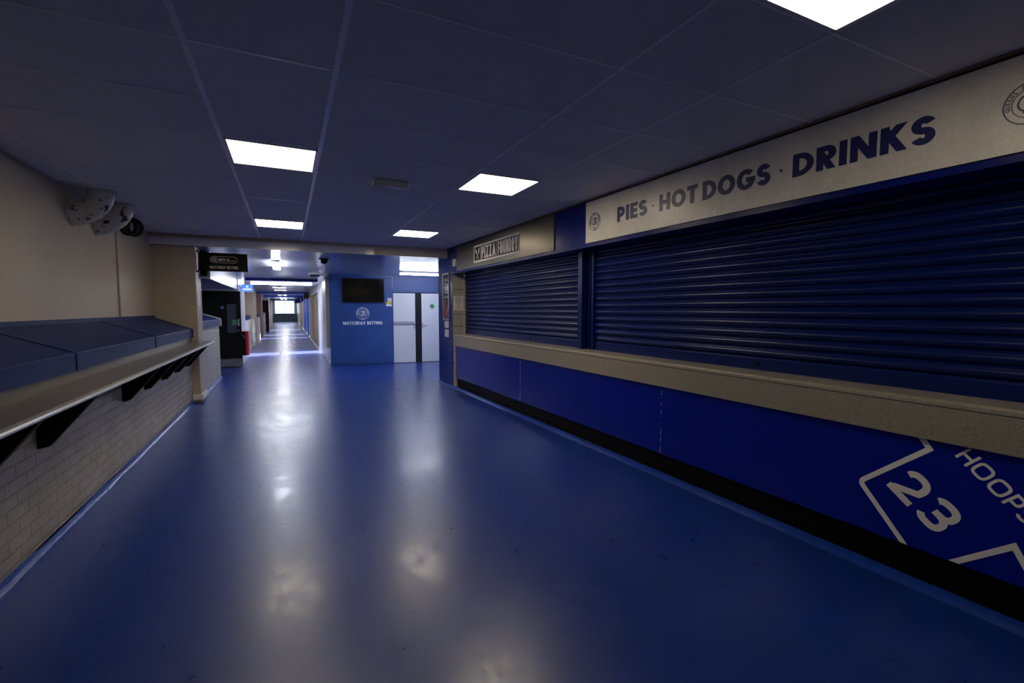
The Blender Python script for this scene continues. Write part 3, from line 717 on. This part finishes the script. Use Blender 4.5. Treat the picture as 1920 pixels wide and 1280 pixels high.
gd = thing('sticker', BF(gc, -.036, gz-.06), 'green diamond safety sticker on the right-hand white door', 'sticker'); bm = bmn(); prism(bm, BF, [(gc-.078, gz), (gc, gz-.078), (gc+.078, gz), (gc, gz+.078)], 1, -.0375, -.0352); obj('diamond', bm, 'green', gd)
bm = bmn(); prism(bm, BF, [(gc-.03, gz-.004), (gc+.03, gz-.004), (gc+.03, gz+.006), (gc-.03, gz+.006)], 1, -.0382, -.0375); obj('mark', bm, 'greenl', gd)
# batten over the doors
def batten(name, f, a, b, c, label, m='tube', endm='grey', group='tube battens'):
    t = thing(name, f((a[0]+a[1])/2, (b[0]+b[1])/2, c[0]), label, 'tube light', group); zc = c[1]-(.038 if (a[1]-a[0]) > (b[1]-b[0]) else .012)
    ax = 0 if (a[1]-a[0]) > (b[1]-b[0]) else 1
    bobj('housing', f, a, b, (zc, c[1]), endm, t)
    if ax == 0:
        bobj('diffuser', f, (a[0]+.02, a[1]-.02), b, (c[0], zc), m, t, .012); bobj('end_cap', f, (a[0], a[0]+.02), b, (c[0]-.002, zc), 'white', t); bobj('end_cap', f, (a[1]-.02, a[1]), b, (c[0]-.002, zc), 'white', t)
    else:
        bobj('diffuser', f, a, (b[0]+.02, b[1]-.02), (c[0], zc), m, t, .012); bobj('end_cap', f, a, (b[0], b[0]+.02), (c[0], zc), m, t); bobj('end_cap', f, a, (b[1]-.02, b[1]), (c[0]-.002, zc), 'white', t)  # near end cap is made to glow like the diffuser, so it reads white
    return t
batten('tube_light', WF, (2.40, 3.90), (11.14, 11.24), (2.262, 2.346), 'white tube light on the ceiling in front of the two white doors')
batten('tube_light', WF, (-.255, -.115), (9.95, 11.15), (2.275, 2.346), 'tube light seen end-on at the corridor mouth, right of the betting sign')
# cameras
dc = thing('dome_camera', (.635, 9.4, 2.28), 'black dome camera on the plank ceiling, nearer of the two', 'camera')
bm = bmn(); tube(bm, [(.635, 9.4, 2.374), (.635, 9.4, 2.352)], .10, 28); obj('base_ring', bm, 'blacksat', dc, True)
bm = bmn(); dome(bm, (.635, 9.4, 2.352), .075, .075); obj('dome', bm, 'screen', dc, True)
dc = thing('dome_camera', (.60, 12.0, 2.2), 'white multi-lens camera on the ceiling near the blue kiosk corner', 'camera')
bm = bmn(); tube(bm, [(.60, 12.0, 2.338), (.60, 12.0, 2.315)], .09, 28); obj('mount', bm, 'plastic', dc, True)
bm = bmn(); tube(bm, [(.60, 12.0, 2.315), (.60, 12.0, 2.290), (.60, 12.0, 2.262), (.60, 12.0, 2.240)], [.10, .160, .165, .12], 28); obj('body', bm, 'cream2', dc, True)
for k in range(6):
    a = 2*PI*k/6+.3; bm = bmn(); dome(bm, (.60+.08*math.cos(a), 12.0+.08*math.sin(a), 2.242), .035, .035, 14, 5); obj('lens', bm, 'screen', dc, True)

# ================================================================== LEFT REAR: betting sign, second ledge, black door
bs = thing('betting_sign', (-.9, 8.57, 2.03), 'black hanging sign with round target logo and MATCHDAY BETTING lettering', 'sign')
bobj('board', WF, (-1.228, -.562), (8.640, 8.665), (2.033, 2.318), 'black', bs, .003)
SFF = Fr((0, 8.640, 0), (1,0,0), (0,1,0), (0,0,1)); q = []
zc = 2.215; r = .048; q += ribbon(arc(-1.022, zc, r, r, 0, 360, 28)[:-1], .006, True)
q += ribbon([(-1.022, zc+r), (-.755, zc+r)]+arc(-.755, zc, r, r, 90, -90, 12)+[(-1.022, zc-r)], .006)
q += ribbon(arc(-1.022, zc, .024, .024, 0, 360, 24)[:-1], .014, True)
g, wd = text_quads('BET', .2, .07, 2.4, .8, .088/.046); q += place(g, (-.960, zc-.026), .046); g, wd = text_quads('UK', .11, .09, 2.4, .8, .058/.046); q += place(g, (-.864, zc-.026), .046)
g, wd = text_quads('.com', .12, .06, 2.2, .8, .062/.034); q += place(g, (-.802, zc-.026), .034)
g, wd = text_quads('MATCHDAY BETTING', .15, .08, 3.0, .7, .385/.044); q += place(g, (-1.080, 2.072), .044)
decal('lettering', SFF, q, 'lettergrey', bs, 0, .0015)
bm = bmn(); disc(bm, SFF, -1.022, zc, .013, .0003, -.002, 20); obj('target_centre', bm, 'pink', bs)
bobj('wall_bracket', WF, (-1.25, -1.225), (8.63, 8.675), (2.003, 2.033), 'black', bs); bobj('wall_bracket', WF, (-1.25, -1.225), (8.63, 8.675), (2.318, 2.348), 'black', bs)
SW = Fr((-1.25, 0, 0), (0,1,0), (-1,0,0), (0,0,1))
notice('notice', SW, (8.625, 8.76), (1.70, 1.80), 0, 'upper small white label on the wing wall end below the betting sign', 3, up=-1)
notice('notice', SW, (8.64, 8.80), (1.50, 1.68), 0, 'lower white label on the wing wall end below the betting sign', 4, up=-1)
struct(bobj('wall_left_rear', WF, (-2.1, -1.85), (8.95, 18), (0, 2.40), 'cream'))
struct(bobj('wall_left_dwarf', WF, (-1.84, -1.32), (8.951, 11.50), (0, 1.095), 'brick'))
t = thing('ledge_cover', (-1.55, 10.2, 1.1), 'blue sloping ledge cover beyond the wing wall, before the black door', 'ledge', 'sloping blue ledge covers on the left wall')
bm = bmn(); prism(bm, WF, [(-1.84, 1.40), (-1.84, 1.42), (-1.30, 1.235), (-1.29, 1.225), (-1.29, 1.10), (-1.305, 1.10), (-1.305, 1.215), (-1.84, 1.38)], 1, 8.96, 11.47); obj('sheet', bm, 'bluecap', t)
bm = bmn(); prism(bm, WF, [(-1.84, 1.43), (-1.29, 1.25), (-1.275, 1.235), (-1.275, 1.09), (-1.31, 1.09), (-1.31, 1.16), (-1.84, 1.30)], 1, 11.47, 11.52); obj('end_trim', bm, 'cream2', t)
# bulkhead and low recess ceiling
struct(bobj('trim_7', WF, (-1.16, -1.12), (8.96, 14.3), (1.93, 2.395), 'white'))
struct(bobj('ceiling_recess', WF, (-1.85, -1.16), (8.96, 14.3), (1.93, 1.97), 'plank'))
# black door
D0 = 13.3
dr = struct(bobj('door_3', WF, (-1.85, -1.055), (D0, D0+.045), (.012, 1.882), 'blacksat', None, .002))
bobj('vision_panel', WF, (-1.349, -1.154), (D0-.004, D0), (.86, 1.563), 'doorglass', dr); bobj('kick_plate', WF, (-1.52, -1.065), (D0-.004, D0), (.025, .215), 'kicksteel', dr)
bobj('push_plate', WF, (-1.13, -1.09), (D0-.006, D0), (1.03, 1.20), 'grey', dr)
bm = bmn(); tube(bm, [(-1.117, D0, .913), (-1.117, D0-.02, .913)], .016, 14); obj('lock_knob', bm, 'steel', dr, True)
bm = bmn(); disc(bm, WF, -1.444, 1.483, .036, D0-.003, D0-.0005, 24); tag(obj('sticker', bm, 'bluesticker'), 'round blue fire door sticker on the black door', 'sticker')
t = thing('exit_sticker', (-1.2, D0-.006, 1.06), 'small square green exit sticker on the black door pane', 'sticker')
bobj('border', WF, (-1.25, -1.152), (D0-.006, D0-.0045), (1.06, 1.172), 'greenl', t); bobj('field', WF, (-1.243, -1.159), (D0-.007, D0-.006), (1.069, 1.163), 'green', t); bobj('mark', WF, (-1.215, -1.185), (D0-.008, D0-.007), (1.10, 1.13), 'greenl', t)
struct(bobj('wall_door_head', WF, (-1.85, -1.12), (D0+.001, D0+.05), (1.885, 1.93), 'cream2'))
# white pier beyond the black door, red cabinet
struct(bobj('wall_pier', WF, (-1.85, -1.10), (13.42, 15.2), (0, 2.40), 'white'))
rc = thing('hose_cabinet', (-1.0, 13.6, .27), 'red fire hose cabinet with black front against the white pier', 'fire cabinet')
bobj('red_body', WF, (-1.098, -.925), (13.50, 13.95), (.27, .88), 'red', rc, .008); bobj('black_front', WF, (-1.075, -.985), (13.485, 13.50), (.275, .875), 'black', rc)
bm = bmn(); tube(bm, [(-1.05, 13.484, .80), (-1.02, 13.47, .76), (-1.01, 13.484, .70)], .008, 8); obj('hose_clip', bm, 'steel', rc, True)
bl = thing('hanging_sign', (-.95, 14.2, 1.9), 'small bright blue hanging sign with white logo at the corridor mouth', 'sign')
bobj('panel', WF, (-1.088, -.826), (14.24, 14.265), (1.905, 2.10), 'signlit', bl); bm = bmn(); disc(bm, WF, -.957, 2.04, .022, 14.2385, 14.24, 20); obj('logo_spot', bm, 'signlitw', bl)
bobj('text_bar', WF, (-1.055, -.870), (14.2385, 14.24), (1.958, 1.985), 'signlitw', bl)
bobj('bracket', WF, (-1.12, -1.085), (14.245, 14.26), (1.95, 2.05), 'white', bl)

# ================================================================== CORRIDOR
struct(bobj('trim_8', WF, (-1.03, .80), (14.6, 14.72), (2.225, 2.301), 'bluefascia'))
batten('tube_light', WF, (-1.0, .72), (16.0, 16.1), (2.195, 2.299), 'tube light across the corridor ceiling behind the dark blue bar', endm='white')
NTH = 'first second third fourth fifth sixth seventh eighth ninth tenth eleventh twelfth thirteenth fourteenth'.split()
for i, y in enumerate((18.0, 20.4, 23.1, 25.5, 28.2, 31.1, 34, 37, 40, 43, 46, 49, 52, 55)):
    t = thing('ceiling_light', (-.27, y, 2.28), 'lit corridor ceiling panel, %s of the row counted from the near end' % NTH[i], 'ceiling light', 'light panels down the corridor ceiling')
    bm = bmn(); box(bm, WF, (-.53, -.02), (y-.33, y-.30), (2.285, 2.30)); box(bm, WF, (-.53, -.02), (y+.30, y+.33), (2.285, 2.30)); box(bm, WF, (-.53, -.50), (y-.30, y+.30), (2.285, 2.30)); box(bm, WF, (-.05, -.02), (y-.30, y+.30), (2.285, 2.30)); obj('frame', bm, 'white', t)
    bobj('diffuser', WF, (-.50, -.05), (y-.30, y+.30), (2.288, 2.301), 'corr', t)
for i, y in enumerate((19.2, 24.4, 29.8, 36, 42)):
    t = thing('smoke_detector', (-.27, y, 2.24), 'small dark round detector between the corridor ceiling panels, %s from the near end' % NTH[i], 'detector', 'detectors down the corridor ceiling')
    bm = bmn(); dome(bm, (-.27, y, 2.30), .07, .06, 16, 5); obj('body', bm, 'brown', t, True)
for i, y in enumerate((25.2, 32.0, 44.0)):
    struct(bobj('trim_%d' % (9+i), WF, (-1.3, .97), (y, y+.25), (2.19, 2.30), 'bluelight'))
# right corridor wall with openings to daylight
def rwall(name, y0, y1, m, x=.97, z=(0, 2.42)): return struct(bobj(name, WF, (x, x+.12), (y0, y1), z, m))
rwall('wall_right_corridor', 12.76, 15.85, 'cream2'); rwall('wall_right_corridor_slit', 15.93, 16.45, 'cream2')
rwall('wall_right_lintel', 15.85, 17.65, 'cream2', .972, (2.12, 2.415))
rwall('wall_right_beige', 17.65, 18.1, 'cream2'); rwall('wall_right_recess', 18.1, 23.2, 'cream', 1.07); rwall('wall_right_head', 18.1, 23.2, 'cream2', .97, (2.05, 2.415))
rwall('wall_right_far', 23.2, 25.9, 'cream'); rwall('wall_right_blue', 26.35, 29.4, 'bluelight'); rwall('wall_right_door_bay', 29.9, 36.2, 'bluelight'); rwall('wall_right_cream_bay', 36.8, 48.0, 'cream'); rwall('wall_right_end_bay', 48.6, 61.3, 'cream2')
rwall('wall_right_lintel_far', 25.9, 26.35, 'cream2', .972, (2.12, 2.415)); rwall('wall_right_lintel_third', 29.4, 29.9, 'cream2', .972, (2.12, 2.415))
struct(bobj('baseboard_corridor_right', WF, (.94, .97), (17.65, 61), (0, .06), 'cream2'))
# beige cabinet at the corner of the kiosk
cb = thing('wall_cabinet', (.91, 13.2, .45), 'tall beige cabinet on the side of the blue kiosk corner', 'cabinet')
bobj('body', WF, (.872, .968), (12.80, 13.95), (.45, 2.27), 'white', cb, .004); bobj('front_board', WF, (.880, .966), (12.79, 12.80), (.45, 2.27), 'cream', cb); bobj('plate', WF, (.93, .95), (12.785, 12.79), (2.20, 2.215), 'grey', cb)
# glazed leaf standing in the side exit
t = thing('glazed_screen', (1.0, 16.2, 0), 'narrow glazed door with bright frame in the side exit', 'door')
bm = bmn()
for a, c in (((16.47, 16.52), (0, 2.11)), ((17.58, 17.63), (0, 2.11)), ((16.52, 17.58), (2.06, 2.11)), ((16.52, 17.58), (1.0, 1.06))): box(bm, WF, (1.03, 1.07), a, c)
obj('frame', bm, 'white', t); bobj('pane', WF, (1.045, 1.052), (16.52, 17.58), (1.06, 2.06), 'glass', t)
notice('notice', Fr((.97, 0, 0), (0,1,0), (-1,0,0), (0,0,1)), (17.68, 18.06), (1.08, 1.36), 0, 'white paper notice on the corridor wall beside the side exit', 5, up=1)
t = notice('notice', Fr((1.07, 0, 0), (0,1,0), (-1,0,0), (0,0,1)), (19.6, 20.9), (1.31, 1.85), 0, 'tall list of dark lettering on the recessed beige corridor doors', 9, m='cream', up=1)
for i, (y, z) in enumerate(((24.0, 1.94), (33, 1.95), (38, 1.95), (41.5, 1.98), (46, 2.0))):
    bl = thing('blade_sign', (.8, y, z), ['black projecting screen nearest on the corridor right wall', 'dark blue projecting sign with pale mark, second down the corridor', 'dark projecting sign third down the corridor', 'dark projecting sign fourth down the corridor', 'farthest dark projecting sign down the corridor'][i], 'sign', 'projecting signs down the corridor')
    a = (.60, .90) if i else (.70, .90); bobj('board', WF, a, (y, y+.07), (z, 2.22), 'blacksat' if i in (0, 3) else 'bluefascia', bl); bobj('arm', WF, (.90, .97), (y+.02, y+.05), (2.05, 2.10), 'blacksat', bl)
    if i == 1: bobj('pale_mark', WF, (.71, .79), (y-.003, y), (2.03, 2.14), 'letterwhite', bl)
tag(bobj('yellow_banner', WF, (.955, .969), (40, 43), (1.2, 1.8), 'yellow'), 'yellow banner on the far right corridor wall', 'banner')
tag(bobj('blue_door', WF, (.945, .969), (27.2, 28.4), (.02, 2.05), 'bluelight'), 'blue door on the right side of the corridor', 'door')
# left side of the corridor: bays with low walls and wing walls
struct(bobj('wall_left_corridor', WF, (-2.1, -1.85), (18, 61.3), (0, 2.40), 'cream'))
def bay(i, y0, y1):
    struct(bobj('wall_left_bay_%s' % ['near', 'middle', 'far'][i], WF, (-1.84, -1.26), (y0, y1), (0, 1.08), 'cream2'))
    t = thing('ledge_cover', (-1.5, y0, 1.08), ['blue ledge cover on the white low wall just past the red cabinet', 'blue ledge cover on a white low wall midway down the corridor', 'blue ledge cover on the most distant white low wall'][i], 'ledge', 'sloping blue ledge covers on the left wall')
    bm = bmn(); prism(bm, WF, [(-1.84, 1.33), (-1.84, 1.36), (-1.24, 1.21), (-1.24, 1.085), (-1.84, 1.085)], 1, y0, y1); obj('sheet', bm, 'bluecap', t)
for i, (a, b) in enumerate(((17.6, 19.6), (24.0, 26.0), (30.5, 32.0))): bay(i, a, b)
for i, (y0, y1, m, x) in enumerate(((20.9, 22.5, 'cream', -1.2), (27.0, 28.2, 'brown', -1.22), (36.5, 38, 'cream2', -1.2), (44, 45, 'white', -1.2))): struct(bobj('wall_left_wing_%s' % ['near', 'middle', 'far', 'last'][i], WF, (-1.84, x), (y0, y1), (0, 2.30), m))
tag(bobj('black_door', WF, (-1.80, -1.10), (33.5, 33.56), (0.01, 2.02), 'blacksat'), 'dark open door far down the left of the corridor', 'door')
tag(bobj('small_cabinet', WF, (-1.84, -1.27), (19.7, 20.3), (0, 1.15), 'cream2'), 'pale narrow low cabinet under the first bay on the left of the corridor', 'cabinet')
def bag(x, y, z0, z1, label):
    bm = bmn(); prev = None; n = 26; seg = 18; rnd = random.Random(int(y*10)); folds = [rnd.uniform(.75, 1.3) for _ in range(seg)]
    for i in range(n+1):
        k = i/n; z = z1+(z0-z1)*k
        r = .018+.062*min(1, k*3.2)**.8*(1-.35*max(0, k-.8)/.2)*(1+.18*math.sin(k*17+y)); sw = .03*math.sin(k*4.2+y)
        ring = [bm.verts.new((x+r*.8*math.cos(2*PI*j/seg)*folds[j]*rnd.uniform(.93, 1.07), y+sw+r*1.5*math.sin(2*PI*j/seg)*folds[j]*rnd.uniform(.93, 1.07), z+rnd.uniform(-.008, .008))) for j in range(seg)]
        if prev:
            for j in range(seg): bm.faces.new([prev[j], prev[(j+1) % seg], ring[(j+1) % seg], ring[j]])
        else: bm.faces.new(ring)
        prev = ring
    bm.faces.new(prev); tag(obj('plastic_bag', bm, 'bag', None, True), label, 'bag', 'plastic bags hanging down the corridor')
bag(-1.17, 19.5, .10, 1.10, 'crumpled pale plastic bag hanging on the first low wall of the corridor')
bag(-1.14, 27.6, .12, 1.30, 'crumpled pale plastic bag hanging by the brown pier down the corridor')
# end wall with window
ey = 61.3
struct(bobj('wall_end_lower', WF, (-2.1, 1.1), (ey, ey+.15), (0, .92), 'greywall')); struct(bobj('wall_end_left', WF, (-2.1, -1.36), (ey, ey+.15), (.92, 2.42), 'white')); struct(bobj('wall_end_right', WF, (.68, 1.1), (ey, ey+.15), (.92, 2.42), 'white'))
wn = struct(bobj('window_1', WF, (-1.36, .68), (ey-.02, ey+.1), (.90, .98), 'bluelight'))
bobj('mullion', WF, (-.36, -.31), (ey+.02, ey+.08), (.98, 2.30), 'white', wn); bobj('pane', WF, (-1.36, .68), (ey+.045, ey+.052), (.98, 2.30), 'glass', wn)
struct(bobj('wall_side_far', WF, (4.6, 4.75), (8.6, 12.4), (0, 2.42), 'bluewall'))
struct(bobj('wall_end_pane_reveal', WF, (-1.36, .68), (ey+.1, ey+.15), (2.30, 2.42), 'white'))
